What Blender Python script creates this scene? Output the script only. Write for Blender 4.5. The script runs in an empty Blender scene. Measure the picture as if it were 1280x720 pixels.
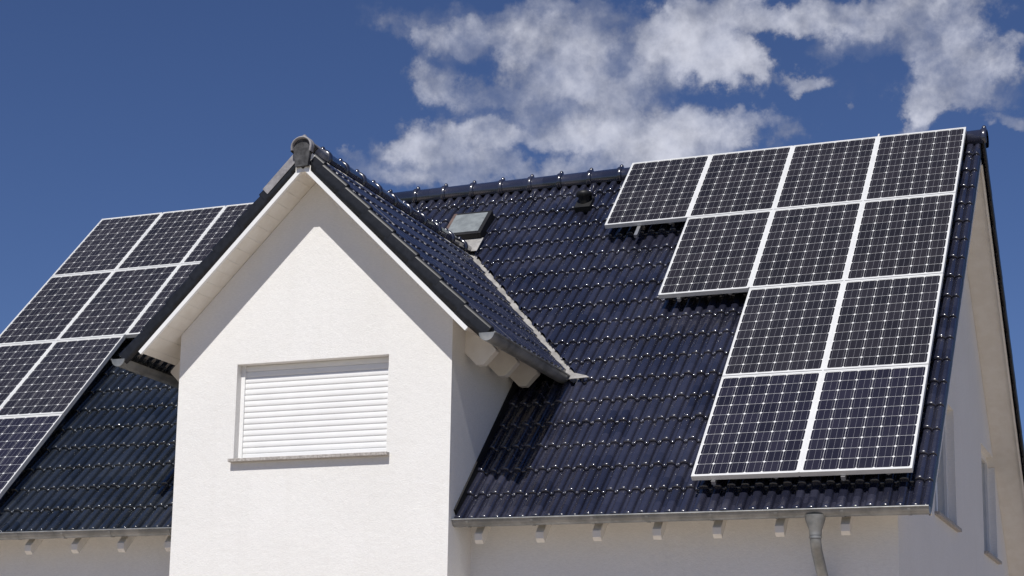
import bpy, bmesh, math, random
from mathutils import Vector, Matrix
random.seed(7)
R = math.radians
scene = bpy.context.scene
COL = scene.collection
Z0 = 8.7                                  # ground at z = 0
PITCH = 0.7949
c, s = math.cos(PITCH), math.sin(PITCH)
T = s / c

# ------------------------------------------------------------------ materials
def new_mat(name):
    m = bpy.data.materials.new(name); m.use_nodes = True
    nt = m.node_tree; b = nt.nodes['Principled BSDF']
    return m, nt, b
class NT:
    def __init__(self, nt): self.nt = nt
    def n(self, t, **k):
        n = self.nt.nodes.new(t)
        for a, v in k.items(): setattr(n, a, v)
        return n
    def put(self, sock, v):
        if hasattr(v, 'is_output') or isinstance(v, bpy.types.NodeSocket): self.nt.links.new(v, sock)
        else: sock.default_value = v
    def m(self, op, a, b=None, c_=None):
        n = self.n('ShaderNodeMath', operation=op)
        self.put(n.inputs[0], a)
        if b is not None: self.put(n.inputs[1], b)
        if c_ is not None: self.put(n.inputs[2], c_)
        return n.outputs[0]
    def noise(self, vec, scale, detail=3, rough=.5, dist=0):
        n = self.n('ShaderNodeTexNoise'); self.put(n.inputs['Vector'], vec)
        n.inputs['Scale'].default_value = scale; n.inputs['Detail'].default_value = detail
        n.inputs['Roughness'].default_value = rough; n.inputs['Distortion'].default_value = dist
        return n.outputs['Fac']
    def ramp(self, f, a, b, lo=0., hi=1., smooth=True):
        n = self.n('ShaderNodeMapRange')
        if smooth: n.interpolation_type = 'SMOOTHSTEP'
        self.put(n.inputs[0], f)
        for i, v in zip((1, 2, 3, 4), (a, b, lo, hi)): n.inputs[i].default_value = v
        return n.outputs[0]
    def mix(self, f, a, b):
        n = self.n('ShaderNodeMix', data_type='RGBA')
        self.put(n.inputs[0], f); self.put(n.inputs[6], a); self.put(n.inputs[7], b)
        return n.outputs[2]
    def bump(self, h, strength, dist):
        n = self.n('ShaderNodeBump'); self.put(n.inputs['Height'], h)
        n.inputs['Strength'].default_value = strength; n.inputs['Distance'].default_value = dist
        return n.outputs[0]
def L(*v): return (v[0], v[1], v[2], 1.)

def surf(name, c1, c2, rough=.5, scale=6, spec=.5, metal=0, bump=None, rvar=0, stretch=None):
    m, nt, b = new_mat(name); g = NT(nt)
    pos = g.n('ShaderNodeNewGeometry').outputs['Position']
    if stretch:
        mp = g.n('ShaderNodeVectorMath', operation='MULTIPLY'); nt.links.new(pos, mp.inputs[0]); mp.inputs[1].default_value = stretch; vec = mp.outputs[0]
    else: vec = pos
    f = g.ramp(g.noise(vec, scale, 5, .6), .3, .7)
    nt.links.new(g.mix(f, L(*c1), L(*c2)), b.inputs['Base Color'])
    b.inputs['Roughness'].default_value = rough; b.inputs['Metallic'].default_value = metal
    b.inputs['Specular IOR Level'].default_value = spec
    if rvar: nt.links.new(g.ramp(g.noise(pos, scale * 3, 4), .3, .7, rough - rvar, rough + rvar), b.inputs['Roughness'])
    if bump: nt.links.new(g.bump(g.noise(pos, bump[0], 4, .65), bump[1], bump[2]), b.inputs['Normal'])
    return m

def stucco_mat():
    m, nt, b = new_mat('white_stucco'); g = NT(nt)
    pos = g.n('ShaderNodeNewGeometry').outputs['Position']
    big = g.ramp(g.noise(pos, .9, 5, .6), .3, .7)
    st = g.n('ShaderNodeVectorMath', operation='MULTIPLY'); nt.links.new(pos, st.inputs[0]); st.inputs[1].default_value = (1, 1, 3.2)
    grain = g.ramp(g.noise(st.outputs[0], 26, 4, .7), .35, .65)
    vst = g.n('ShaderNodeVectorMath', operation='MULTIPLY'); nt.links.new(pos, vst.inputs[0]); vst.inputs[1].default_value = (7, 7, .5)
    streak = g.ramp(g.noise(vst.outputs[0], 1, 4, .6), .5, .78)
    col = g.mix(big, L(.86, .85, .825), L(.82, .808, .78))
    col = g.mix(g.m('MULTIPLY', grain, .35), col, L(.70, .69, .67))
    col = g.mix(g.m('MULTIPLY', streak, .10), col, L(.62, .60, .55))
    nt.links.new(col, b.inputs['Base Color'])
    b.inputs['Roughness'].default_value = .92; b.inputs['Specular IOR Level'].default_value = .2
    h = g.m('ADD', g.noise(st.outputs[0], 60, 3, .7), g.m('MULTIPLY', g.noise(pos, 12, 3, .6), 1.0))
    nt.links.new(g.bump(h, .45, .012), b.inputs['Normal'])
    return m

def tile_mat(name, a, b_):
    m, nt, b = new_mat(name); g = NT(nt)
    pos = g.n('ShaderNodeNewGeometry').outputs['Position']
    st = g.n('ShaderNodeVectorMath', operation='MULTIPLY'); nt.links.new(pos, st.inputs[0]); st.inputs[1].default_value = (1 / .262, 1 / .266, .001)
    wn = g.n('ShaderNodeTexWhiteNoise', noise_dimensions='3D')
    fl = g.n('ShaderNodeVectorMath', operation='FLOOR'); nt.links.new(st.outputs[0], fl.inputs[0]); nt.links.new(fl.outputs[0], wn.inputs['Vector'])
    f = g.m('ADD', g.m('MULTIPLY', wn.outputs[0], .9), g.m('MULTIPLY', g.noise(pos, 9, 5, .7), .3))
    sx = g.n('ShaderNodeSeparateXYZ'); nt.links.new(pos, sx.inputs[0])
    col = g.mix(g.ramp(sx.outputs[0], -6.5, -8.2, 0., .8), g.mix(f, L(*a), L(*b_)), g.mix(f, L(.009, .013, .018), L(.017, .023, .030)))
    dust = g.ramp(g.noise(pos, 2.2, 7, .7), .5, .8)
    nt.links.new(g.mix(g.m('MULTIPLY', dust, .35), col, L(.045, .044, .048)), b.inputs['Base Color'])
    nt.links.new(g.m('ADD', g.ramp(g.noise(pos, 30, 5, .7), .3, .75, .16, .30), g.m('MULTIPLY', wn.outputs[0], .1)), b.inputs['Roughness'])
    b.inputs['Specular IOR Level'].default_value = .6
    b.inputs['Coat Weight'].default_value = 1.; b.inputs['Coat Roughness'].default_value = .06
    nt.links.new(g.bump(g.noise(pos, 45, 3, .6), .12, .004), b.inputs['Normal'])
    return m

def cell_mat():
    m, nt, b = new_mat('photovoltaic_cells'); g = NT(nt)
    tc = g.n('ShaderNodeTexCoord'); sp = g.n('ShaderNodeSeparateXYZ'); nt.links.new(tc.outputs['Object'], sp.inputs[0])
    px, py = .15867, .1588
    ux = g.m('DIVIDE', g.m('SUBTRACT', sp.outputs[0], .021), px)
    uy = g.m('DIVIDE', g.m('SUBTRACT', sp.outputs[1], .031), py)
    fx, fy = g.m('FRACT', ux), g.m('FRACT', uy)
    dx = g.m('MULTIPLY', g.m('MINIMUM', fx, g.m('SUBTRACT', 1., fx)), px)
    dy = g.m('MULTIPLY', g.m('MINIMUM', fy, g.m('SUBTRACT', 1., fy)), py)
    gap = g.m('LESS_THAN', g.m('MINIMUM', dx, dy), .0012)
    cor = g.m('LESS_THAN', g.m('ADD', dx, dy), .0155)
    out = g.m('MAXIMUM', g.m('GREATER_THAN', g.m('ABSOLUTE', g.m('SUBTRACT', ux, 3.)), 3.), g.m('GREATER_THAN', g.m('ABSOLUTE', g.m('SUBTRACT', uy, 5.)), 5.))
    white = g.m('MAXIMUM', g.m('MAXIMUM', gap, cor), out)
    bus = None
    for q in (.14, .5, .86):
        t = g.m('LESS_THAN', g.m('ABSOLUTE', g.m('SUBTRACT', fx, q)), .0050)
        bus = t if bus is None else g.m('MAXIMUM', bus, t)
    oi = g.n('ShaderNodeObjectInfo')
    cv = g.n('ShaderNodeCombineXYZ'); nt.links.new(g.m('FLOOR', ux), cv.inputs[0]); nt.links.new(g.m('FLOOR', uy), cv.inputs[1]); nt.links.new(g.m('MULTIPLY', oi.outputs['Random'], 50.), cv.inputs[2])
    wn = g.n('ShaderNodeTexWhiteNoise', noise_dimensions='3D'); nt.links.new(cv.outputs[0], wn.inputs['Vector'])
    cell = g.mix(wn.outputs[0], L(.015, .0135, .014), L(.027, .024, .025))
    cell = g.mix(g.ramp(oi.outputs['Random'], 0., 1., 0., .35, False), cell, L(.034, .032, .036))
    tn = g.n('ShaderNodeMix', data_type='RGBA', blend_type='MULTIPLY'); tn.inputs[0].default_value = 1.; nt.links.new(cell, tn.inputs[6]); nt.links.new(oi.outputs['Color'], tn.inputs[7]); cell = tn.outputs[2]
    col = g.mix(bus, cell, L(.30, .30, .32))
    col = g.mix(white, col, L(.78, .78, .76))
    nt.links.new(col, b.inputs['Base Color'])
    dn = g.noise(g.n('ShaderNodeNewGeometry').outputs['Position'], 3.5, 5, .65)
    nt.links.new(g.ramp(dn, .3, .75, .12, .3), b.inputs['Roughness'])
    b.inputs['Specular IOR Level'].default_value = .5
    b.inputs['Coat Weight'].default_value = .12; b.inputs['Coat Roughness'].default_value = .05
    return m

M = dict(
    stucco=stucco_mat(),
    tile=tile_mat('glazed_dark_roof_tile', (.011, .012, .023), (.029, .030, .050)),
    cell=cell_mat(),
    closure=surf('dark_mortar_closure', (.04, .04, .043), (.10, .10, .105), .8, 16, .3, bump=(40, .3, .006)),
    edge=surf('dark_tile_edge', (.006, .0065, .009), (.013, .014, .018), .45, 20, .4),
    frame=surf('anodised_frame', (.78, .78, .76), (.70, .70, .69), .35, 3, .5, .15),
    rail=surf('mill_aluminium', (.6, .6, .6), (.5, .5, .5), .35, 8, .5, .8),
    wood=surf('white_painted_wood', (.80, .77, .71), (.74, .70, .63), .5, 7, .4, bump=(60, .12, .004)),
    zinc=surf('weathered_zinc', (.20, .205, .20), (.34, .34, .33), .46, 5, .5, .55, bump=(18, .15, .004), rvar=.1),
    cap=surf('grey_mortar_clay_cap', (.20, .19, .20), (.34, .33, .34), .55, 12, .5, bump=(40, .3, .005)),
    dark=surf('black_underlay', (.008, .008, .009), (.014, .014, .015), .7, 5, .3),
    plastic=surf('white_roller_plastic', (.84, .84, .83), (.80, .80, .79), .38, 4, .5),
    stone=surf('grey_speckled_stone', (.25, .23, .21), (.52, .49, .46), .7, 70, .3),
    lead=surf('light_grey_flashing', (.24, .23, .22), (.40, .385, .365), .6, 9, .4, .1, bump=(14, .35, .012)),
    brown=surf('brown_window_cladding', (.10, .065, .055), (.16, .11, .09), .45, 8, .4),
    blackm=surf('black_window_cladding', (.012, .012, .013), (.02, .02, .02), .5, 8, .3),
    pave=surf('pale_bounce_paving', (.46, .39, .32), (.37, .31, .25), .85, 1.2, .3, bump=(9, .4, .01)),
    grass=surf('lawn', (.06, .09, .025), (.10, .12, .04), .9, 2, .2, bump=(30, .6, .03)),
)
def pane_mat(name, base, rough):
    m, nt, b = new_mat(name); g = NT(nt)
    pos = g.n('ShaderNodeNewGeometry').outputs['Position']
    nt.links.new(g.mix(g.ramp(g.noise(pos, 9, 5, .7), .3, .7), L(*base), L(*[v * 1.5 for v in base])), b.inputs['Base Color'])
    b.inputs['Roughness'].default_value = rough; b.inputs['Specular IOR Level'].default_value = .8
    b.inputs['Coat Weight'].default_value = .6; b.inputs['Coat Roughness'].default_value = .03
    return m
M['pane'] = pane_mat('window_glass', (.10, .13, .16), .08)
M['skypane'] = pane_mat('roof_window_glass', (.20, .215, .21), .12)

# ------------------------------------------------------------------ mesh helpers
class MB:
    def __init__(self): self.v = []; self.f = []; self.mi = []; self.sm = []
    def add(self, vs, fs, mi=0, smooth=False):
        o = len(self.v); self.v += [tuple(p) for p in vs]
        for f in fs: self.f.append([o + i for i in f]); self.mi.append(mi); self.sm.append(smooth)
    def box(self, fn, a, b, h, mi=0):
        P = [fn(x, y, z) for z in h for y in b for x in a]
        self.add(P, [(0, 2, 3, 1), (4, 5, 7, 6), (0, 1, 5, 4), (2, 6, 7, 3), (0, 4, 6, 2), (1, 3, 7, 5)], mi)
    def prism(self, poly, fn, t0, t1, mi=0):           # polygon (a, b) extruded in t
        n = len(poly)
        P = [fn(a, b, t0) for a, b in poly] + [fn(a, b, t1) for a, b in poly]
        self.add(P, [list(range(n))[::-1], list(range(n, 2 * n))] + [(i, (i + 1) % n, n + (i + 1) % n, n + i) for i in range(n)], mi)
    def sweep(self, path, radii, seg=16, caps=True, mi=0):
        rings = []
        for i, p in enumerate(path):
            p = Vector(p); d = (Vector(path[min(i + 1, len(path) - 1)]) - Vector(path[max(i - 1, 0)])).normalized()
            a = d.orthogonal().normalized() if i == 0 else (a - d * a.dot(d)).normalized()
            b = d.cross(a)
            rings.append([p + (a * math.cos(2 * math.pi * k / seg) + b * math.sin(2 * math.pi * k / seg)) * radii[i] for k in range(seg)])
        vs = [v for r_ in rings for v in r_]; fs = []
        for i in range(len(path) - 1):
            for k in range(seg):
                k2 = (k + 1) % seg
                fs.append((i * seg + k, i * seg + k2, (i + 1) * seg + k2, (i + 1) * seg + k))
        self.add(vs, fs, mi, True)
        if caps:
            self.add(rings[0], [list(range(seg))[::-1]], mi); self.add(rings[-1], [list(range(seg))], mi)
    def grid(self, rows, mi=0, smooth=True):
        n = len(rows[0]); vs = [p for r_ in rows for p in r_]
        fs = [(i * n + k, i * n + k + 1, (i + 1) * n + k + 1, (i + 1) * n + k) for i in range(len(rows) - 1) for k in range(n - 1)]
        self.add(vs, fs, mi, smooth)

def empty(name, loc, label=None, cat=None, group=None):
    o = bpy.data.objects.new(name, None); COL.objects.link(o)
    o.location = Vector(loc) + Vector((0, 0, Z0)); o.empty_display_size = .3
    if label: tag(o, label, cat, group)
    return o
def tag(o, label=None, cat=None, group=None, kind=None):
    if label: o['label'] = label
    if cat: o['category'] = cat
    if group: o['group'] = group
    if kind: o['kind'] = kind
ORG = {}
def build(name, mb, mats, parent=None, origin=(0, 0, 0), local=False, cut=None, recalc=True):
    """origin: fit-frame point that becomes the object's origin (for parts: the root's)."""
    me = bpy.data.meshes.new(name)
    if parent is not None and not local: origin = ORG[parent.name]
    off = Vector(origin) if not local else Vector((0, 0, 0))
    me.from_pydata([Vector(p) - off for p in mb.v], [], mb.f)
    for m in (mats if isinstance(mats, (list, tuple)) else [mats]): me.materials.append(m)
    for p, mi, sm in zip(me.polygons, mb.mi, mb.sm): p.material_index = mi; p.use_smooth = sm
    bm = bmesh.new(); bm.from_mesh(me)
    if cut:
        for co, no in cut:
            bmesh.ops.bisect_plane(bm, geom=bm.verts[:] + bm.edges[:] + bm.faces[:], plane_co=Vector(co) - off, plane_no=Vector(no), clear_outer=True)
    if recalc: bmesh.ops.recalc_face_normals(bm, faces=bm.faces[:])
    bm.to_mesh(me); bm.free()
    o = bpy.data.objects.new(name, me); COL.objects.link(o)
    if parent is None: o.location = off + Vector((0, 0, Z0))
    else: o.parent = parent
    ORG[o.name] = tuple(off)
    return o
def bevel(o, w, seg=2):
    md = o.modifiers.new('Bevel', 'BEVEL'); md.width = w; md.segments = seg; md.limit_method = 'ANGLE'; md.angle_limit = R(40)
def cut_box(o, lo, hi):                                 # real opening through a wall
    mb = MB(); mb.box(lambda x, y, z: (x, y, z), (lo[0], hi[0]), (lo[1], hi[1]), (lo[2], hi[2]))
    t = build('cutter', mb, M['stucco'], None, (0, 0, 0)); t.location = Vector((0, 0, 0)); 
    t.location = -Vector(ORG[o.name])
    b = o.modifiers.new('b', 'BOOLEAN'); b.operation = 'DIFFERENCE'; b.solver = 'EXACT'; b.object = t
    par = o.parent; o.parent = None
    bpy.context.view_layer.update()
    me = bpy.data.meshes.new_from_object(o.evaluated_get(bpy.context.evaluated_depsgraph_get()))
    o.modifiers.clear(); o.data = me; o.parent = par
    bpy.data.objects.remove(t)

ident = lambda x, y, z: (x, y, z)
def Pm(u, v, h): return (u, -v * c - h * s, -v * s + h * c)          # main front slope
Y0 = .162
def Pr(u, v, h): p = Pm(u, v, h); return (u, 2 * Y0 - p[1], p[2])    # rear slope
XC, ZR = -5.87, -1.19
q = math.atan(.99); cq, sq = math.cos(q), math.sin(q)
def Pd(u, v, h): return (XC + v * cq + h * sq, u, ZR - v * sq + h * cq)      # dormer slope, right; v measured down from ridge
def Pe(u, v, h): return (XC - v * cq - h * sq, u, ZR - v * sq + h * cq)

# ------------------------------------------------------------------ roof tiles
TW, EXP = .262, .38
def bumpf(x, w):                            # broad roll with steep flanks
    a = abs(x) / w
    return 0. if a >= 1 else (1 - .22 * a * a) * (1 - a ** 7)
def prof(t):
    return max(.046 * bumpf(t - .24, .185), .042 * bumpf(t - .74, .175)) + (.007 if t < .03 else 0)
TS = [0, .025, .05, .062, .08, .11, .16, .24, .32, .37, .40, .42, .435, .50, .56, .573, .59, .63, .68, .74, .80, .85, .88, .90, .915, .96, 1.0]
def tile_strip(mb, fn, us, v1, base, v0=None, exp=EXP, r=.019, amp=1., lift=.036):
    v0 = v1 - exp - .05 if v0 is None else v0
    for ua, ub in us:
        j, tl = random.uniform(-.003, .003), random.uniform(-.006, .006); dv = random.uniform(-.004, .004); tv = random.uniform(-.004, .004)
        rows = []
        ve = v1 + dv
        for v, a, b_ in [(v0, 0, 0), (v0 + (ve - v0) * .5, .5, 0), (ve - .05, .9, 0), (ve - r, 1, 0)] + \
                [(ve - r + r * math.sin(R(k)), 1, r * (1 - math.cos(R(k)))) for k in (22, 45, 68, 90)] + [(ve - .001, 1, .036), (ve - .006, 1, .07)]:
            rows.append([fn(ua + (ub - ua) * t, v, base + amp * prof(t) + lift * a - b_ + j + tl * (t - .5) + tv * a) for t in TS])
        mb.grid(rows)
def verge(mb, fn, ue, sgn, v1, base, exp=EXP, drop=.12, top=0):             # rolled verge edge with its flap
    v0 = v1 - exp - .03
    rows = []
    sec = [(-.055, .010), (-.045, .030), (-.025, .042), (0, .044), (.014, .036), (.022, .015), (.024, -drop * .5), (.022, -drop), (.008, -drop), (.006, -.01)]
    for v, a, sc in [(v0, 0, .94), (v1 - .012, 1, 1), (v1 - .003, 1, .93), (v1, 1, .7)]:
        rows.append([fn(ue + sgn * x * (1 if sc > .9 else .9), v, base + .022 * a + (y if y < 0 else y * sc)) for x, y in sec])
    mb.grid([r_[:6] for r_ in rows], top); mb.grid([r_[5:] for r_ in rows], 1)
    n = len(sec); mb.add(rows[-1], [list(range(n))], 1)

house = empty('house', (-5.9, .16, -Z0),
    'white stucco house with dark glazed tile roof, front gable and closed roller shutter', 'house')
ORG[house.name] = (-5.9, .16, -Z0)

XR, XL = .14, -12.02                       # roof verges
V_END, V_TOP = 6.80, .02
nX = round((XR - XL) / TW); 
tiles_u = [(XR - .05 - (i + 1) * TW, XR - .05 - i * TW) for i in range(46)]
BASE = -.236
NC = 18
# plan normal of the dormer valley (right side): keep side
vn = Vector((.99, T, 0)).normalized()      # T*y + .99*(x-XC) = -.933+...   -> positive = outside the dormer
k0 = -.933
def vpt(dx, off=0): return Vector((XC + dx, (k0 - .99 * dx) / T, 0))
def main_tiles(side):
    mbu, mbl = MB(), MB()
    for k in range(NC):
        v1 = V_END - EXP * k
        tgt = mbl if v1 > 4.6 else mbu
        for ua, ub in tiles_u:
            if side > 0 and ub < XC or side < 0 and ua > XC: continue
            if tgt is mbl and abs((ua + ub) / 2 - XC) < 1.40: continue
            v0 = max(v1 - EXP - .05, V_TOP - .05) if k == NC - 1 else None
            tile_strip(tgt, Pm, [(ua, ub)], v1, BASE, v0)
    return mbu, mbl
gapw = .05
parts_v = []
for side in (1, -1):
    mbu, mbl = main_tiles(side)
    n = Vector((vn.x * side, vn.y, 0)); co = vpt(0) + n * gapw
    cuts = [((XC, 0, 0), (-side, 0, 0)), (co, -n)]
    # cut the upper mesh, keep the lower one whole outside the side walls
    me = bpy.data.meshes.new('t'); me.from_pydata(mbu.v, [], mbu.f)
    bm = bmesh.new(); bm.from_mesh(me)
    for cc, nn in cuts:
        bmesh.ops.bisect_plane(bm, geom=bm.verts[:] + bm.edges[:] + bm.faces[:], plane_co=cc, plane_no=nn, clear_outer=True)
    bm.verts.ensure_lookup_table(); bm.verts.index_update()
    parts_v.append(([v.co[:] for v in bm.verts], [[v.index for v in f.verts] for f in bm.faces])); bm.free()
    me2 = bpy.data.meshes.new('t2'); me2.from_pydata(mbl.v, [], mbl.f)
    bm = bmesh.new(); bm.from_mesh(me2)
    bmesh.ops.bisect_plane(bm, geom=bm.verts[:] + bm.edges[:] + bm.faces[:], plane_co=(XC + side * 1.532, 0, 0), plane_no=(-side, 0, 0), clear_outer=True)
    bm.verts.index_update()
    parts_v.append(([v.co[:] for v in bm.verts], [[v.index for v in f.verts] for f in bm.faces])); bm.free()
mb = MB()
for vs, fs in parts_v: mb.add(vs, fs, 0, True)
for k in range(NC):
    verge(mb, Pm, XR - .02, 1, V_END - EXP * k, BASE, drop=.075); verge(mb, Pm, XL + .02, -1, V_END - EXP * k, BASE)
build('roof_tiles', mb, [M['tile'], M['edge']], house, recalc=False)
# rear slope
mb = MB()
for k in range(NC):
    for ua, ub in tiles_u[::1]:
        mb.grid([[Pr(ua + (ub - ua) * t, v, BASE + prof(t) + .022 * a) for t in TS[::2]] for v, a in ((V_END - EXP * (k + 1) - .03, 0), (V_END - EXP * k, 1), (V_END - EXP * k, .2))])
    verge(mb, Pr, XR + .02, 1, V_END - EXP * k, BASE, drop=.14); verge(mb, Pr, XL + .02, -1, V_END - EXP * k, BASE)
build('roof_tiles', mb, [M['tile'], M['edge']], house, recalc=False)

# roof deck (boarded underside); underlay painted black as shade under the dormer eave
mb = MB()
mb.box(Pm, (XL + .03, XR - .03), (.09, 6.70), (-.33, -.275)); mb.box(Pr, (XL + .03, XR - .03), (.09, 6.70), (-.33, -.275))
o = build('roof_deck', mb, M['wood'], house)
mb = MB(); mb.box(Pm, (XL + .04, XR - .04), (.075, 6.72), (-.272, -.262)); mb.box(Pr, (XL + .04, XR - .04), (.075, 6.72), (-.272, -.262))
build('shade_underlay', mb, M['dark'], house)
# bargeboard at the right verge, both slopes
for fn in (Pm, Pr):
    mb = MB(); mb.box(fn, (XR - .028, XR - .004), (V_TOP + .2, 6.7), (-.37, -.335)); build('bargeboard', mb, M['wood'], house)

# ------------------------------------------------------------------ dormer roof
DW = 1.93                                    # half width at the eave
YF = -5.12
DV = 2.10 / cq
ycols = []
y = YF + .05
while y < -.6: ycols.append((y, y + TW)); y += TW
def dormer_tiles(fn, side):
    mb = MB(); e = .37; v1 = 2.07 / cq
    k = 0
    while v1 - e * k > .1:
        ve = v1 - e * k
        for ua, ub in ycols:
            tile_strip(mb, fn, [(ua, ub)], ve, -.035, max(ve - e - .05, .03), e, .007, .62, .022)
        k += 1
    me = bpy.data.meshes.new('t'); me.from_pydata(mb.v, [], mb.f); bm = bmesh.new(); bm.from_mesh(me)
    n = Vector((vn.x * side, vn.y, 0))
    bmesh.ops.bisect_plane(bm, geom=bm.verts[:] + bm.edges[:] + bm.faces[:], plane_co=vpt(0) - n * .05, plane_no=n, clear_outer=True)
    bm.verts.index_update(); m2 = MB(); m2.add([v.co[:] for v in bm.verts], [[v.index for v in f.verts] for f in bm.faces], 0, True); bm.free()
    k = 0
    while v1 - e * k > .1:
        verge(m2, fn, YF + .025, -1, v1 - e * k, -.035, e, .112, 1); k += 1
    return m2
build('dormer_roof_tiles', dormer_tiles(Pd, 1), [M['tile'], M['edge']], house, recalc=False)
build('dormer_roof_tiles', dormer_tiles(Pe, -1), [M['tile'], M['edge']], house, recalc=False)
# decks: plan polygon in (u=y, v)
def vv(dx): return (k0 - .99 * dx) / T
for fn, sd in ((Pd, 1), (Pe, -1)):
    h1 = -.138; h0 = -.176
    def P(a, b, h): return fn(a, b, h)
    mb = MB()
    poly = [(YF, .0), (YF, DW / cq), (vv(DW) + .0, DW / cq), (vv(0), 0)]
    poly = [(u + .03, v) if i < 2 else (u, v) for i, (u, v) in enumerate(poly)]
    mb.prism(poly, P, h0, h1)
    # board joints: thin battens' shadow lines on the underside
    for i in range(1, 18):
        v = i * .155
        if v < DW / cq - .05: mb.box(P, (YF + .06, -2.2), (v, v + .012), (h0 - .004, h0 + .001))
    build('dormer_roof_deck', mb, M['wood'], house)
    mb = MB(); mb.box(P, (YF + .04, -3.0), (0.02, DW / cq + .02), (h1 + .003, h1 + .02)); mb.prism([(-3.0, .02), (-3.0, DW / cq), (vv(DW), DW / cq), (vv(0), .02)], P, h1 + .003, h1 + .02)
    build('dormer_underlay', mb, M['dark'], house)
    mb = MB(); mb.box(P, (YF - .004, YF + .028), (-.0, DW / cq + .01), (h0 - .006, h1 - .002))
    build('bargeboard', mb, M['plastic'], house)
# valley flashing
for fn, sd in ((Pd, 1), (Pe, -1)):
    mb = MB(); rows = []
    for i in range(25):
        dx = -.05 + (2.16 + .05) * i / 24
        base = Vector((XC + sd * dx, vv(dx), ZR - .99 * dx - .045))
        w = .066
        nn = Vector((vn.x * sd, vn.y, 0))
        a = base + nn * w; a.z = T * a.y - .257 - .045
        b_ = base - nn * .075; b_.z = ZR - .99 * abs(b_.x - XC) - .05
        rows.append([b_, base, a])
    mb.grid(rows, smooth=False)
    if sd > 0:      # tongue laid over the tiles at the foot of the valley
        pt = [(-3.80, 4.43), (-3.70, 4.43), (-3.56, 4.49), (-3.52, 4.525), (-3.66, 4.53), (-3.84, 4.55)]
        mb.prism([(a_, b2) for a_, b2 in pt], Pm, -.150, -.142)
    build('valley_flashing', mb, M['lead'], house)

# ------------------------------------------------------------------ ridge caps
def ridge_cap(p0, p1, r0, r1, up, mat, parent, name='ridge_cap', cup=False):
    p0, p1, up = Vector(p0), Vector(p1), Vector(up); d = (p1 - p0).normalized(); sd = d.cross(up).normalized()
    mb = MB(); Lr = (p1 - p0).length
    st = [(0, r0 * .93), (Lr * .82, r1 * .97), (Lr * .85, r1 * 1.06), (Lr * .88, r1 * 1.11), (Lr * .97, r1 * 1.11), (Lr, r1 * 1.04), (Lr + .004, r1 * .9)]
    rows = []
    for x, r_ in st:
        rows.append([p0 + d * x + sd * (r_ * math.cos(R(a)) * 1.05) + up * (r_ * math.sin(R(a)) * .95) for a in range(-40, 221, 12)])
    mb.grid(rows)
    # little lug on the collar
    cen = p0 + d * Lr * .92 + up * r1 * 1.12
    mb.sweep([cen + up * -.01, cen + up * .012, cen + up * .024], [.028, .024, .012], 10)
    return build(name, mb, mat, parent, recalc=False)
zr = -.12
x = XR + .03
# the collars face left/right as laid from the right verge
n_r = 31
for i in range(n_r):
    x1 = .205 - i * .40
    x0 = x1 - .40
    if x0 < XL - .05: break
    ridge_cap((x0, Y0, zr), (x1, Y0, zr), .125, .125, (0, 0, 1), M['tile'], house)
y = YF - .03; i = 0
zd = ZR - .03
while y < -1.0:
    ridge_cap((XC, y + .40, zd), (XC, y, zd), .10, .10, (0, 0, 1), M['cap'] if i == 0 else M['tile'], house); y += .40; i += 1
# grey end cap at the dormer apex: a short half-round shell with a dark closure below it
mb = MB(); rows = []
for yy, r_ in [(YF + .06, .100), (YF - .02, .104), (YF - .04, .108), (YF - .062, .110), (YF - .074, .104), (YF - .077, .094), (YF - .06, .088), (YF - .04, .086)]:
    rows.append([(XC + r_ * math.cos(R(a)) * 1.10, yy, zd - .005 + r_ * (math.sin(R(a)) if math.sin(R(a)) > 0 else math.sin(R(a)) * 1.5)) for a in range(-22, 203, 9)])
mb.grid(rows)
ec = build('ridge_end_cap', mb, M['cap'], house, recalc=False)
mb = MB()
arc = [(XC + .098 * math.cos(R(a)), zd - .005 + .09 * math.sin(R(a))) for a in range(0, 181, 20)]
mb.prism([(XC - .085, -1.33), (XC - .07, -1.425), (XC + .07, -1.425), (XC + .085, -1.33)] + arc, lambda a, b, t_: (a, t_, b), YF - .045, YF - .006)
build('cap_closure', mb, M['closure'], ec)
# flat apex board closing the two bargeboards
mb = MB(); mb.prism([(XC - .085, -1.475), (XC + .085, -1.475), (XC + .085, -1.42), (XC + .03, -1.35), (XC - .03, -1.35), (XC - .085, -1.42)], lambda a, b, t: (a, t, b), YF - .002, YF + .30)
build('ridge_beam', mb, M['wood'], house)
# light grey verge lining on the upper left slope
mb = MB(); mb.box(Pe, (YF - .006, YF + .0), (.10, .62), (-.06, .022)); build('verge_cover', mb, M['cap'], house)

# ------------------------------------------------------------------ walls
XG = -.2
def zsoff(y): return T * (y - (0)) - .2257 - .443 * 0
def z_under(y):                             # underside of the front deck (h = -.33)
    yy = y if y < Y0 else 2 * Y0 - y
    return T * (yy - .33 * s) - .33 * c - .004
def gable(x0, x1):
    mb = MB(); pts = [(-4.2, -Z0), (4.52, -Z0), (4.52, z_under(4.52)), (Y0, z_under(Y0) - .02), (-4.2, z_under(-4.2))]
    mb.prism(pts, lambda a, b, t: (t, a, b), x0, x1); return mb
gw = build('gable_wall', gable(XG - .3, XG), M['stucco'], house)
build('gable_wall', gable(-11.68, -11.38), M['stucco'], house)
W1 = (1.96, 3.29, -4.71, -3.385); W2 = (-1.95, -.38, -4.70, -3.385)
for a, b_, z0_, z1_ in (W1, W2): cut_box(gw, (XG - .14, a, z0_), (XG + .1, b_, z1_))
mb = MB(); mb.box(ident, (-11.38, XG - .3), (-4.2, -3.9), (-Z0, z_under(-4.2))); build('front_wall', mb, M['stucco'], house)
mb = MB(); mb.box(ident, (-11.38, XG - .3), (4.22, 4.52), (-Z0, z_under(4.52))); build('rear_wall', mb, M['stucco'], house)
xl, xr = -7.425, -4.341
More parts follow.
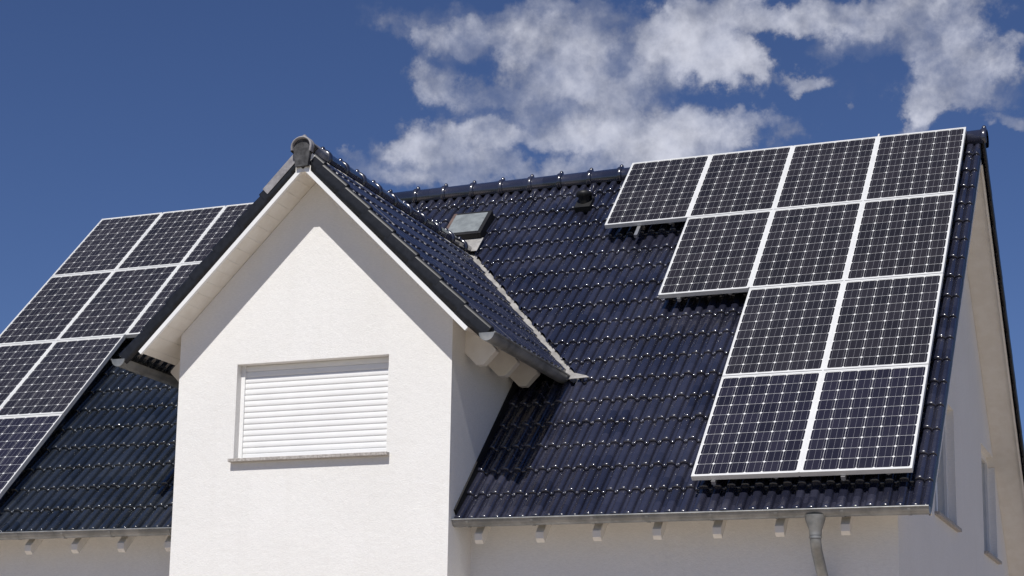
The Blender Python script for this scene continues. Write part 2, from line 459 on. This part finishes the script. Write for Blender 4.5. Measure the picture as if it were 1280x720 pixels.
def zd_under(x): return ZR - .99 * abs(x - XC) - .176 / cq - .006
mb = MB(); mb.prism([(xl, -Z0), (xr, -Z0), (xr, zd_under(xr)), (XC, zd_under(XC)), (xl, zd_under(xl))], lambda a, b, t: (a, t, b), -4.77, -4.45)
dw = build('dormer_front_wall', mb, M['stucco'], house)
O = (-6.736, -5.02, -4.32, -3.335)
cut_box(dw, (O[0], -4.9, O[2]), (O[1], -4.61, O[3]))
for x0, x1, xo in ((xr - .3, xr, xr), (xl, xl + .3, xl)):
    mb = MB(); mb.box(ident, (x0, x1), (-4.45, -2.3), (-Z0, zd_under(xo))); build('dormer_side_wall', mb, M['stucco'], house)
# edge flashing where the roof meets the side walls
for sd, xo in ((1, xr), (-1, xl)):
    mb = MB(); mb.box(Pm, (xo + .002 * sd, xo + .02 * sd) if sd > 0 else (xo - .02, xo - .002), (4.3, 6.75), (-.24, -.10)); build('wall_flashing', mb, M['dark'], house)

# ------------------------------------------------------------------ shuttered window
sh = MB()
zt, zb = O[3] - .0, O[2] + .012
ysh = -4.77 + .11
n = 16; ph = (zt - zb) / n
rows = []
for i in range(n):
    z1 = zt - i * ph
    for a, b_ in ((0, .007), (.05, .007), (.07, .0), (.3, -.0035), (.6, -.005), (.85, -.0035), (.97, .0)):
        rows.append([(O[0] + .045, ysh + b_, z1 - a * ph), (O[1] - .045, ysh + b_, z1 - a * ph)])
sh.grid(rows, smooth=False); sh.box(ident, (O[0] + .046, O[1] - .046), (ysh - .010, ysh + .006), (zb, zb + .05))
fr = MB()
for x0, x1 in ((O[0] + .001, O[0] + .045), (O[1] - .045, O[1] - .001)): fr.box(ident, (x0, x1), (ysh - .022, ysh + .02), (zb, zt - .001))
fr.box(ident, (O[0] + .046, O[1] - .046), (ysh + .012, ysh + .02), (zb, zt - .001))
w = build('window', fr, M['plastic'], house); w['label'] = 'window behind a closed white roller shutter'
build('roller_shutter', sh, M['plastic'], w)
mb = MB(); mb.box(ident, (-6.765, -4.985), (-4.77 - .065, -4.64), (-4.352, -4.318)); o = build('window_sill', mb, M['stone'], w); bevel(o, .004)

# gable windows
def gable_window(a, b_, z0_, z1_, lab):
    xo = XG - .135
    f = MB(); wd = .07
    f.box(ident, (xo, xo + .05), (a, a + wd), (z0_, z1_)); f.box(ident, (xo, xo + .05), (b_ - wd, b_), (z0_, z1_))
    f.box(ident, (xo, xo + .05), (a + wd, b_ - wd), (z0_, z0_ + wd)); f.box(ident, (xo, xo + .05), (a + wd, b_ - wd), (z1_ - wd, z1_))
    m_ = (a + b_) / 2; f.box(ident, (xo, xo + .045), (m_ - .04, m_ + .04), (z0_ + wd, z1_ - wd))
    w = build('window', f, M['plastic'], house); w['label'] = lab
    g_ = MB(); g_.box(ident, (xo + .012, xo + .02), (a + wd, b_ - wd), (z0_ + wd, z1_ - wd)); build('pane', g_, M['pane'], w)
    s_ = MB(); s_.box(ident, (XG - .08, XG + .05), (a - .03, b_ + .03), (z0_ - .035, z0_ + .002)); o = build('window_sill', s_, M['stone'], w); bevel(o, .004)
gable_window(*W1, 'window in the right gable wall nearer the rear')
gable_window(*W2, 'window in the right gable wall half hidden by the roof edge')

# ------------------------------------------------------------------ rafter tails
def tail_main(x):
    mb = MB()
    y1, y0_ = -4.19, -4.55
    pts = [(y0_, z_under(y0_) - .0), (y0_, z_under(y0_) - .06), (y0_ + .04, z_under(y0_) - .095), (y1, z_under(y1) - .14), (y1, z_under(y1))]
    mb.prism(pts, lambda a, b, t: (t, a, b), x - .04, x + .04); build('rafter_tail', mb, M['wood'], house)
for x in (-11.15, -10.55, -9.95, -9.353, -8.759, -8.178, -7.6, -4.12, -3.491, -2.923, -2.339, -1.769, -1.193, -.604): tail_main(x)
def tail_dormer(sd, y):
    mb = MB(); x0, x1 = (1.53, 1.86)
    zu = lambda dx: ZR - .99 * dx - .176 / cq - .004
    zc = zu(x1) - .15
    pts = [(x0 + .002, zu(x0)), (x1, zu(x1)), (x1, zu(x1) - .02), (x1 - .13, zc), (x1 - .20, zc), (x0 + .002, zc + .99 * (x1 - .202 - x0))]
    mb.prism([(XC + sd * a, b) for a, b in pts], lambda a, b, t: (a, t, b), y, y + .09); build('rafter_tail', mb, M['wood'], house)
for y in (-4.46, -3.88, -3.30):
    tail_dormer(1, y); tail_dormer(-1, y)

# ------------------------------------------------------------------ gutters
def gutter(p0, p1, out, r_=.066, caps=(True, True)):
    p0, p1, out = Vector(p0), Vector(p1), Vector(out); d = (p1 - p0).normalized(); up = Vector((0, 0, 1))
    mb = MB(); ang = list(range(180, 361, 12))
    def ring(p, r2): return [p - out * math.cos(R(a)) * -r2 + up * math.sin(R(a)) * r2 for a in ang]
    nseg = max(2, int((p1 - p0).length / .5)); rows = []
    for i in range(nseg + 1): rows.append(ring(p0 + d * (p1 - p0).length * i / nseg + up * random.uniform(-.0015, .0015), r_))
    mb.grid(rows); mb.grid([[v - (v - p0).dot(up) * up * .0 for v in ring(r0, r_ - .004)] for r0 in (p0, p1)])
    for e, cp in ((p0, caps[0]), (p1, caps[1])):
        if cp: rg = ring(e, r_ + .001); mb.add(rg, [list(range(len(rg)))]); rg2 = ring(e + d * (.004 if e is p0 else -.004), r_ - .001); mb.add(rg2, [list(range(len(rg)))])
    e = out * (r_ + .004)
    mb.sweep([p0 + e, p1 + e], [.009, .009], 8)
    g_ = build('gutter', mb, M['zinc'], house, recalc=False)
    return g_
def brackets(g_, pts, out, d, r_=.066):
    out, d, up = Vector(out), Vector(d), Vector((0, 0, 1))
    for p in pts:
        p = Vector(p); mb = MB(); rows = []
        for t in (-.014, .014):
            rows.append([p + d * t + out * math.cos(R(a)) * (r_ + .005) + up * math.sin(R(a)) * (r_ + .005) for a in range(180, 361, 12)])
        mb.grid(rows); build('gutter_bracket', mb, M['zinc'], g_, recalc=False)
GY, GZ = -4.635, -4.99
g1 = gutter((-4.335, GY, GZ), (.15, GY, GZ), (0, -1, 0)); brackets(g1, [(x, GY, GZ) for x in (-4.18, -3.52, -2.92, -2.39, -1.79, -1.19, -.6, -.02)], (0, -1, 0), (1, 0, 0))
g2 = gutter((-12.03, GY, GZ), (-7.43, GY, GZ), (0, -1, 0)); brackets(g2, [(x, GY, GZ) for x in (-11.2, -10.6, -10.0, -9.4, -8.82, -8.23, -7.51)], (0, -1, 0), (1, 0, 0))
gx, gz = 2.04, -3.275
g3 = gutter((XC + gx, -5.14, gz), (XC + gx, -3.03, gz - .02), (1, 0, 0), .078); brackets(g3, [(XC + gx, y, gz - .003) for y in (-4.7, -4.1, -3.5)], (1, 0, 0), (0, 1, 0), .078)
g4 = gutter((XC - gx - .03, -5.14, gz), (XC - gx - .03, -3.03, gz - .02), (-1, 0, 0), .078); brackets(g4, [(XC - gx - .03, y, gz - .003) for y in (-4.7, -4.1, -3.5)], (-1, 0, 0), (0, 1, 0), .078)
# downpipe
dp = MB(); px_ = -.85
path = [(px_, GY, -5.20), (px_, GY, -5.28), (px_, GY + .03, -5.33), (px_, GY + .08, -5.38), (px_ + .0, GY + .40, -5.66), (px_, GY + .46, -5.72), (px_, GY + .48, -5.8), (px_, GY + .48, -7.0), (px_, GY + .48, -Z0 + .02)]
dp.sweep(path, [.05] * len(path), 20)
dpo = build('downpipe', dp, M['zinc'], house)
mb = MB(); mb.sweep([(px_, GY, -5.035), (px_, GY, -5.075), (px_, GY, -5.175), (px_, GY, -5.215)], [.095, .09, .056, .055], 24, caps=False); build('funnel', mb, M['zinc'], dpo, recalc=False)
for z in (-5.222, -6.1, -7.6):
    yy = GY if z > -5.5 else GY + .48
    mb = MB(); mb.sweep([(px_, yy, z), (px_, yy, z - .02)], [.057, .057], 20); build('pipe_collar', mb, M['zinc'], dpo)

# ------------------------------------------------------------------ roof window, vent
u0, u1, v0, v1 = -6.23, -5.71, .74, 1.29
rw = MB(); hT = -.075
rw.box(Pm, (u0, u0 + .045), (v0, v1), (-.24, hT)); rw.box(Pm, (u1 - .045, u1), (v0, v1), (-.24, hT), 1)
rw.box(Pm, (u0 + .045, u1 - .045), (v0, v0 + .045), (-.24, hT), 1); rw.box(Pm, (u0 + .045, u1 - .045), (v1 - .05, v1), (-.24, hT), 1)
o = build('roof_window', rw, [M['brown'], M['blackm']], house); bevel(o, .004)
mb = MB(); mb.box(Pm, (u0 + .045, u1 - .045), (v0 + .045, v1 - .05), (-.1, hT + .004)); build('pane', mb, M['skypane'], o)
mb = MB()                                   # dressed apron below
rows = []
for i in range(25):
    u = u0 - .02 + (u1 - u0 + .04) * i / 24
    rows.append([Pm(u, v, -.155 + .010 * math.sin(u * 48) * (v - v1) / .3) for v in (v1 - .01, v1 + .1, v1 + .2, v1 + .30 + .02 * math.sin(u * 48))])
mb.grid(rows); build('apron_flashing', mb, M['lead'], o, recalc=False)
vp = MB(); ce = (-4.53, .66)
vp.box(Pm, (ce[0] - .10, ce[0] + .10), (ce[1] - .10, ce[1] + .14), (-.2, -.12))
p0 = Vector(Pm(ce[0], ce[1], -.14)); vp.sweep([p0, p0 + Vector((0, -.03, .07)), p0 + Vector((0, -.03, .075)), p0 + Vector((0, -.03, .115)), p0 + Vector((0, -.03, .14))], [.07, .07, .10, .095, .05], 20)
build('roof_vent', vp, M['blackm'], house)

# ------------------------------------------------------------------ solar panels
PWd, PLn = .994, 1.65
RX = Matrix(((1, 0, 0), (0, c, -s), (0, s, c))).to_4x4()
def make_panel():
    root = bpy.data.objects.new('solar_panel', None); COL.objects.link(root); ORG[root.name] = (0, 0, 0)
    f = MB(); w_, wy = .016, .026
    f.box(ident, (0, w_), (0, PLn), (-.05, 0)); f.box(ident, (PWd - w_, PWd), (0, PLn), (-.05, 0))
    f.box(ident, (w_, PWd - w_), (0, wy), (-.05, -.0004)); f.box(ident, (w_, PWd - w_), (PLn - wy, PLn), (-.05, -.0004))
    build('panel_frame', f, M['frame'], root)
    g_ = MB(); g_.box(ident, (w_, PWd - w_), (wy, PLn - wy), (-.012, -.004)); build('cell_sheet', g_, M['cell'], root)
    return root
proto = make_panel(); used = [False]
def copy_tree(o, parent=None):
    n_ = o.copy(); COL.objects.link(n_); n_.parent = parent
    for ch in o.children: copy_tree(ch, n_)
    return n_
def place_panel(x, vt, vb, label):
    r_ = proto if not used[0] else copy_tree(proto)
    used[0] = True
    p = Vector(Pm(x, vb, 0)) + Vector((0, 0, Z0))
    r_.matrix_world = Matrix.Translation(p) @ RX @ Matrix.Diagonal((1, (vb - vt) / PLn, 1, 1))
    tag(r_, label, 'solar panel', 'solar panels mounted on the roof slope')
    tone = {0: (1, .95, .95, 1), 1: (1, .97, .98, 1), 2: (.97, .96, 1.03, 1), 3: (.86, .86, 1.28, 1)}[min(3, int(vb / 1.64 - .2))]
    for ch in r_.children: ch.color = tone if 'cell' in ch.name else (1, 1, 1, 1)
VR = [0, 1.5424, 3.2214, 4.866, 6.496]
PP = 1.0101
ords = ['top', 'second', 'third', 'bottom']
lab = {
 (0, 0): 'leftmost solar panel of the top row right of the dormer',
 (0, 1): 'second solar panel from the left in the top row right of the dormer',
 (0, 2): 'third solar panel from the left in the top row right of the dormer',
 (0, 3): 'solar panel at the top right corner, beside the right end of the main ridge',
 (1, 1): 'leftmost solar panel of the second row right of the dormer, with a stepped lower edge',
 (1, 2): 'middle solar panel of the three in the second row right of the dormer',
 (1, 3): 'second solar panel down along the right roof edge',
 (2, 2): 'left one of the two solar panels in the third row right of the dormer',
 (2, 3): 'third solar panel down along the right roof edge',
 (3, 2): 'left one of the two lowest solar panels, directly above the right gutter',
 (3, 3): 'lowest solar panel along the right roof edge, above the downpipe',
}
for (r_, k), t in lab.items():
    place_panel((k - 4) * PP + .008, VR[r_] + .006, VR[r_ + 1] - .006, t)
LX, LV = -11.8656, -.0384
labl = {
 (0, 0): 'solar panel at the top left corner of the array left of the dormer',
 (0, 1): 'middle solar panel of the top row left of the dormer',
 (0, 2): 'top row solar panel partly hidden behind the left edge of the dormer roof',
 (1, 0): 'leftmost solar panel of the second row left of the dormer',
 (1, 1): 'middle solar panel of the second row left of the dormer',
 (1, 2): 'second row solar panel mostly hidden behind the left dormer eave',
 (2, 0): 'third row solar panel cut off by the left edge of the photo',
 (2, 1): 'third row solar panel left of the dormer, beside the end of the left dormer gutter',
 (3, 0): 'lowest solar panel at the far left, outside the left picture edge',
 (3, 1): 'lowest visible solar panel left of the dormer, with dark tiles to its right',
}
for (r_, k), t in labl.items():
    place_panel(LX + k * PP + .008, VR[r_] + LV + .006, VR[r_ + 1] + LV - .006, t)

# rails: two running down the slope under each panel column
def rail(x, va, vb, label):
    mb = MB()
    f = lambda a, b, h: Pm(a, b, h)
    o = empty('mounting_rail', Pm(x, vb, -.09), label, 'mounting rail', 'aluminium rails under the solar panels'); ORG[o.name] = Pm(x, vb, -.09)
    mb.box(f, (x - .02, x + .02), (va, vb), (-.092, -.053)); mb.box(f, (x - .008, x + .008), (va, vb + .001), (-.100, -.092))
    build('rail', mb, M['rail'], o)
    v = va + .2
    while v < vb:
        h_ = MB(); h_.box(f, (x - .016, x + .016), (v, v + .03), (-.20, -.101)); h_.box(f, (x - .016, x + .016), (v + .031, v + .10), (-.178, -.170)); build('roof_hook', h_, M['rail'], o); v += 1.1
side = 'right of the dormer'
bott = [1.5424, 3.2214, 6.496, 6.496]
names = [('under the leftmost column of panels right of the dormer', 'longer stub of aluminium rail poking out below the top row panel'),]
for k in range(4):
    for j, off in enumerate((.23, .78)):
        x = (k - 4) * PP + off
        ext = .20 if (k == 0 and j == 0) else (.012 if j == 0 else -.05)
        if k == 0 and j == 0: x = -3.62
        if k >= 2 and j == 0: x = (-1.81, -.62)[k - 2]
        t = {0: 'first (leftmost)', 1: 'second', 2: 'third', 3: 'fourth (rightmost)'}[k]
        rail(x, .06, bott[k] + ext, 'aluminium rail under the %s panel column right of the dormer, its %s rail' % (t.split(' ')[0], ('left', 'right')[j]))
for k in range(3):
    for j, off in enumerate((.23, .78)):
        x = LX + k * PP + off; vb = VR[4 if k < 2 else 2] + LV + .02
        rail(x, .06, vb, 'aluminium rail under the %s panel column left of the dormer, its %s rail' % (('first', 'second', 'third')[k], ('left', 'right')[j]))

# white strips that close the seams between neighbouring panel columns
def cover(x, va, vb, label):
    mb = MB(); mb.box(Pm, (x - .0085, x + .0085), (va, vb), (-.045, .003))
    o = build('cover_strip', mb, M['frame'], None, Pm(x, vb, 0)); tag(o, label, 'cover strip', 'white strips between the panel columns')
cover(-3 * PP, .02, 1.54, 'short white strip between the first two panel columns right of the dormer')
cover(-2 * PP, .02, 3.21, 'white strip between the second and third panel columns right of the dormer')
cover(-1 * PP, -.05, 6.49, 'long white strip between the two right-hand panel columns, standing above them')
cover(LX + PP, .0, 6.45, 'white strip between the first two panel columns left of the dormer')
cover(LX + 2 * PP, .0, 3.17, 'white strip in the seam nearest the dormer in the left array')

# ------------------------------------------------------------------ ground
mb = MB(); mb.add([(-900, -900, 0), (900, -900, 0), (900, 900, 0), (-900, 900, 0)], [(0, 1, 2, 3)])
o = build('ground', mb, M['grass'], None); o.location.z = 0; tag(o, 'short grass around the house', 'ground', kind='structure')
mb = MB(); mb.add([(-30, -30, .004), (34, -30, .004), (34, 26, .004), (-30, 26, .004)], [(0, 1, 2, 3)])  # out of view; paving spread wide to bounce warm light onto walls and soffits
o = build('bounce_pavement', mb, M['pave'], None); o.location.z = 0; tag(o, 'unseen pale paving around the house, widened to bounce warm light', 'bounce_pavement', kind='structure')

# ------------------------------------------------------------------ camera
F = 2249.0141
yaw, pit, rol = -.4028, .1882, .0205
fwd = Vector((math.sin(yaw) * math.cos(pit), math.cos(yaw) * math.cos(pit), math.sin(pit)))
rt = Vector((math.cos(yaw), -math.sin(yaw), 0)); up = rt.cross(fwd)
r2 = rt * math.cos(rol) + up * math.sin(rol); u2 = -rt * math.sin(rol) + up * math.cos(rol)
cam = bpy.data.cameras.new('camera'); co = bpy.data.objects.new('camera', cam); COL.objects.link(co)
cam.sensor_width = 36; cam.lens = F / 1280 * 36; cam.shift_x = 57.989 / 1280; cam.shift_y = 128.91 / 1280; cam.clip_end = 3000
mw = Matrix((r2, u2, -fwd)).transposed().to_4x4(); mw.translation = Vector((2.5025, -20.4768, -7.0055 + Z0)); co.matrix_world = mw
scene.camera = co

# ------------------------------------------------------------------ light
SUN_AZ, SUN_EL = 178.5, 53.3                # compass azimuth from +Y clockwise
a, e = R(SUN_AZ), R(SUN_EL)
S = Vector((math.sin(a) * math.cos(e), math.cos(a) * math.cos(e), math.sin(e)))
sl = bpy.data.lights.new('sun', 'SUN'); sl.energy = 4.0; sl.angle = R(.53); sl.color = (1, .965, .915)
so = bpy.data.objects.new('sun', sl); COL.objects.link(so); so.rotation_euler = S.to_track_quat('Z', 'Y').to_euler(); so.location = (10, -20, 30)

wd = bpy.data.worlds.new('World'); scene.world = wd; wd.use_nodes = True
nt = wd.node_tree; g = NT(nt); bg = nt.nodes['Background']
sky = g.n('ShaderNodeTexSky', sky_type='NISHITA'); sky.sun_disc = False; sky.sun_elevation = e; sky.sun_rotation = a
sky.air_density = 1.0; sky.dust_density = .15; sky.ozone_density = 3.0; sky.altitude = 800
tc = g.n('ShaderNodeTexCoord'); dirv = tc.outputs['Generated']
sp = g.n('ShaderNodeSeparateXYZ'); nt.links.new(dirv, sp.inputs[0])
az = g.m('MULTIPLY', g.m('ARCTAN2', sp.outputs[0], sp.outputs[1]), 57.2958)
el = g.m('MULTIPLY', g.m('ARCSINE', sp.outputs[2]), 57.2958)
# wind-torn edges: displace the lookup with noise
w1 = g.m('MULTIPLY', g.m('SUBTRACT', g.noise(dirv, 26, 7, .62), .5), 4.6)
w2v = g.n('ShaderNodeVectorMath', operation='ADD'); nt.links.new(dirv, w2v.inputs[0]); w2v.inputs[1].default_value = (3.1, 5.2, 1.7)
w2 = g.m('MULTIPLY', g.m('SUBTRACT', g.noise(w2v.outputs[0], 26, 7, .62), .5), 3.2)
az2, el2 = g.m('ADD', az, w1), g.m('ADD', el, w2)
BL = [(-16.93, 18.62, 3.01, 1.05, 0.95), (-23.57, 18.8, 2.57, 0.7, 1.0), (-22.84, 21.83, 2.36, 0.65, 0.8), (-20.14, 21.37, 1.57, 1.12, 0.7), (-24.28, 20.45, 0.92, 0.7, 0.75), (-21.73, 20.17, 2.36, 0.6, 0.6), (-23.93, 22.5, 2.88, 0.65, 0.4), (-18.53, 20.13, 1.57, 0.88, 0.5), (-15.87, 21.56, 1.97, 1.05, 1.0), (-14.03, 20.78, 1.1, 0.7, 0.85), (-15.07, 22.63, 2.36, 0.75, 0.95), (-12.18, 22.45, 2.36, 0.6, 0.85), (-9.08, 22.17, 2.36, 0.65, 0.85), (-7.35, 21.09, 1.83, 0.8, 0.9), (-5.74, 20.89, 1.05, 0.6, 0.85), (-8.15, 19.47, 0.94, 0.7, 0.6), (-7.01, 19.97, 0.79, 0.6, 0.5), (-11.64, 20.51, 0.94, 0.35, 0.75), (-5.82, 18.92, 0.58, 0.35, 0.55), (-13.52, 19.24, 1.05, 0.45, 0.45), (-20.16, 22.79, 1.83, 0.5, 0.5), (-22.48, 17.74, 2.88, 0.45, 0.5), (-20.38, 19.14, 1.31, 0.55, 0.5), (-7.3, 22.56, 1.57, 0.5, 0.6), (-27.28, 18.23, 0.58, 0.25, 0.3), (-24.99, 21.78, 0.37, 1.0, 0.25), (-10.82, 19.3, 0.21, 0.15, 0.3)] + [(-6.39, 19.99, 1.57, 0.7, 0.45), (-9.62, 21.41, 1.83, 0.55, 0.45), (-7.5, 20.31, 1.57, 0.9, 0.35), (-8.42, 19.05, 0.68, 0.75, 0.5), (-17.46, 20.49, 1.57, 0.88, 0.35), (-18.27, 22.09, 1.57, 0.75, 0.4), (-25.94, 17.9, 1.83, 0.6, 0.3), (-21.42, 17.58, 6.81, 0.6, 0.35), (-14.05, 18.93, 1.57, 0.6, 0.3), (-10.67, 19.9, 1.83, 0.55, 0.12), (-15.62, 18.85, 1.83, 0.88, 0.6)]
tot = None
for (ca, ce_, ra, re, am) in BL:
    dx = g.m('DIVIDE', g.m('SUBTRACT', az2, ca), ra); dy = g.m('DIVIDE', g.m('SUBTRACT', el2, ce_), re)
    d2 = g.m('ADD', g.m('MULTIPLY', dx, dx), g.m('MULTIPLY', dy, dy))
    b_ = g.ramp(d2, 0., 2.0, am, 0.)
    tot = b_ if tot is None else g.m('SUBTRACT', 1., g.m('MULTIPLY', g.m('SUBTRACT', 1., tot), g.m('SUBTRACT', 1., b_)))
n1 = g.noise(dirv, 24, 10, .58, .1); n2 = g.noise(w2v.outputs[0], 48, 9, .58, .1)
bil = g.m('SUBTRACT', 1., g.m('MULTIPLY', g.m('ABSOLUTE', g.m('SUBTRACT', n1, .5)), 5.))
bil2 = g.m('SUBTRACT', 1., g.m('MULTIPLY', g.m('ABSOLUTE', g.m('SUBTRACT', n2, .5)), 5.))
fine = g.m('ADD', g.m('MULTIPLY', g.noise(dirv, 30, 14, .60, .15), .62), g.m('ADD', g.m('MULTIPLY', bil, .16), g.m('MULTIPLY', bil2, .10)))
big = g.noise(w2v.outputs[0], 11, 6, .55, .2)
dens = g.m('ADD', g.m('MULTIPLY', tot, 1.15), g.m('ADD', g.m('MULTIPLY', g.m('SUBTRACT', fine, .5), 2.9), g.m('MULTIPLY', g.m('SUBTRACT', big, .5), .8)))
dens = g.m('MULTIPLY', g.ramp(dens, .05, 1.9), g.ramp(tot, .02, .3))
veil = g.m('MULTIPLY', g.ramp(tot, .12, .85), g.ramp(big, .25, .7, .10, .55))
dens = g.m('SUBTRACT', 1., g.m('MULTIPLY', g.m('SUBTRACT', 1., dens), g.m('SUBTRACT', 1., veil)))
bright = g.ramp(g.m('ADD', g.m('MULTIPLY', g.noise(dirv, 55, 8, .6), .8), g.m('MULTIPLY', dens, .5)), .35, 1.0, .5, 1.15)
ccol = g.n('ShaderNodeVectorMath', operation='SCALE'); ccol.inputs[0].default_value = (6.1, 6.2, 6.9); nt.links.new(bright, ccol.inputs['Scale'])
tint = g.n('ShaderNodeMix', data_type='RGBA', blend_type='MULTIPLY'); tint.inputs[0].default_value = 1.; nt.links.new(sky.outputs[0], tint.inputs[6]); tint.inputs[7].default_value = (.38, .43, .60, 1)
nt.links.new(g.mix(g.m('MULTIPLY', dens, .88), tint.outputs[2], ccol.outputs[0]), bg.inputs['Color'])
bg.inputs['Strength'].default_value = .10

vs = scene.view_settings; vs.view_transform = 'Standard'; vs.look = 'None'; vs.gamma = 1; vs.exposure = 0.12
scene.cycles.max_bounces = 6; scene.cycles.use_denoising = True
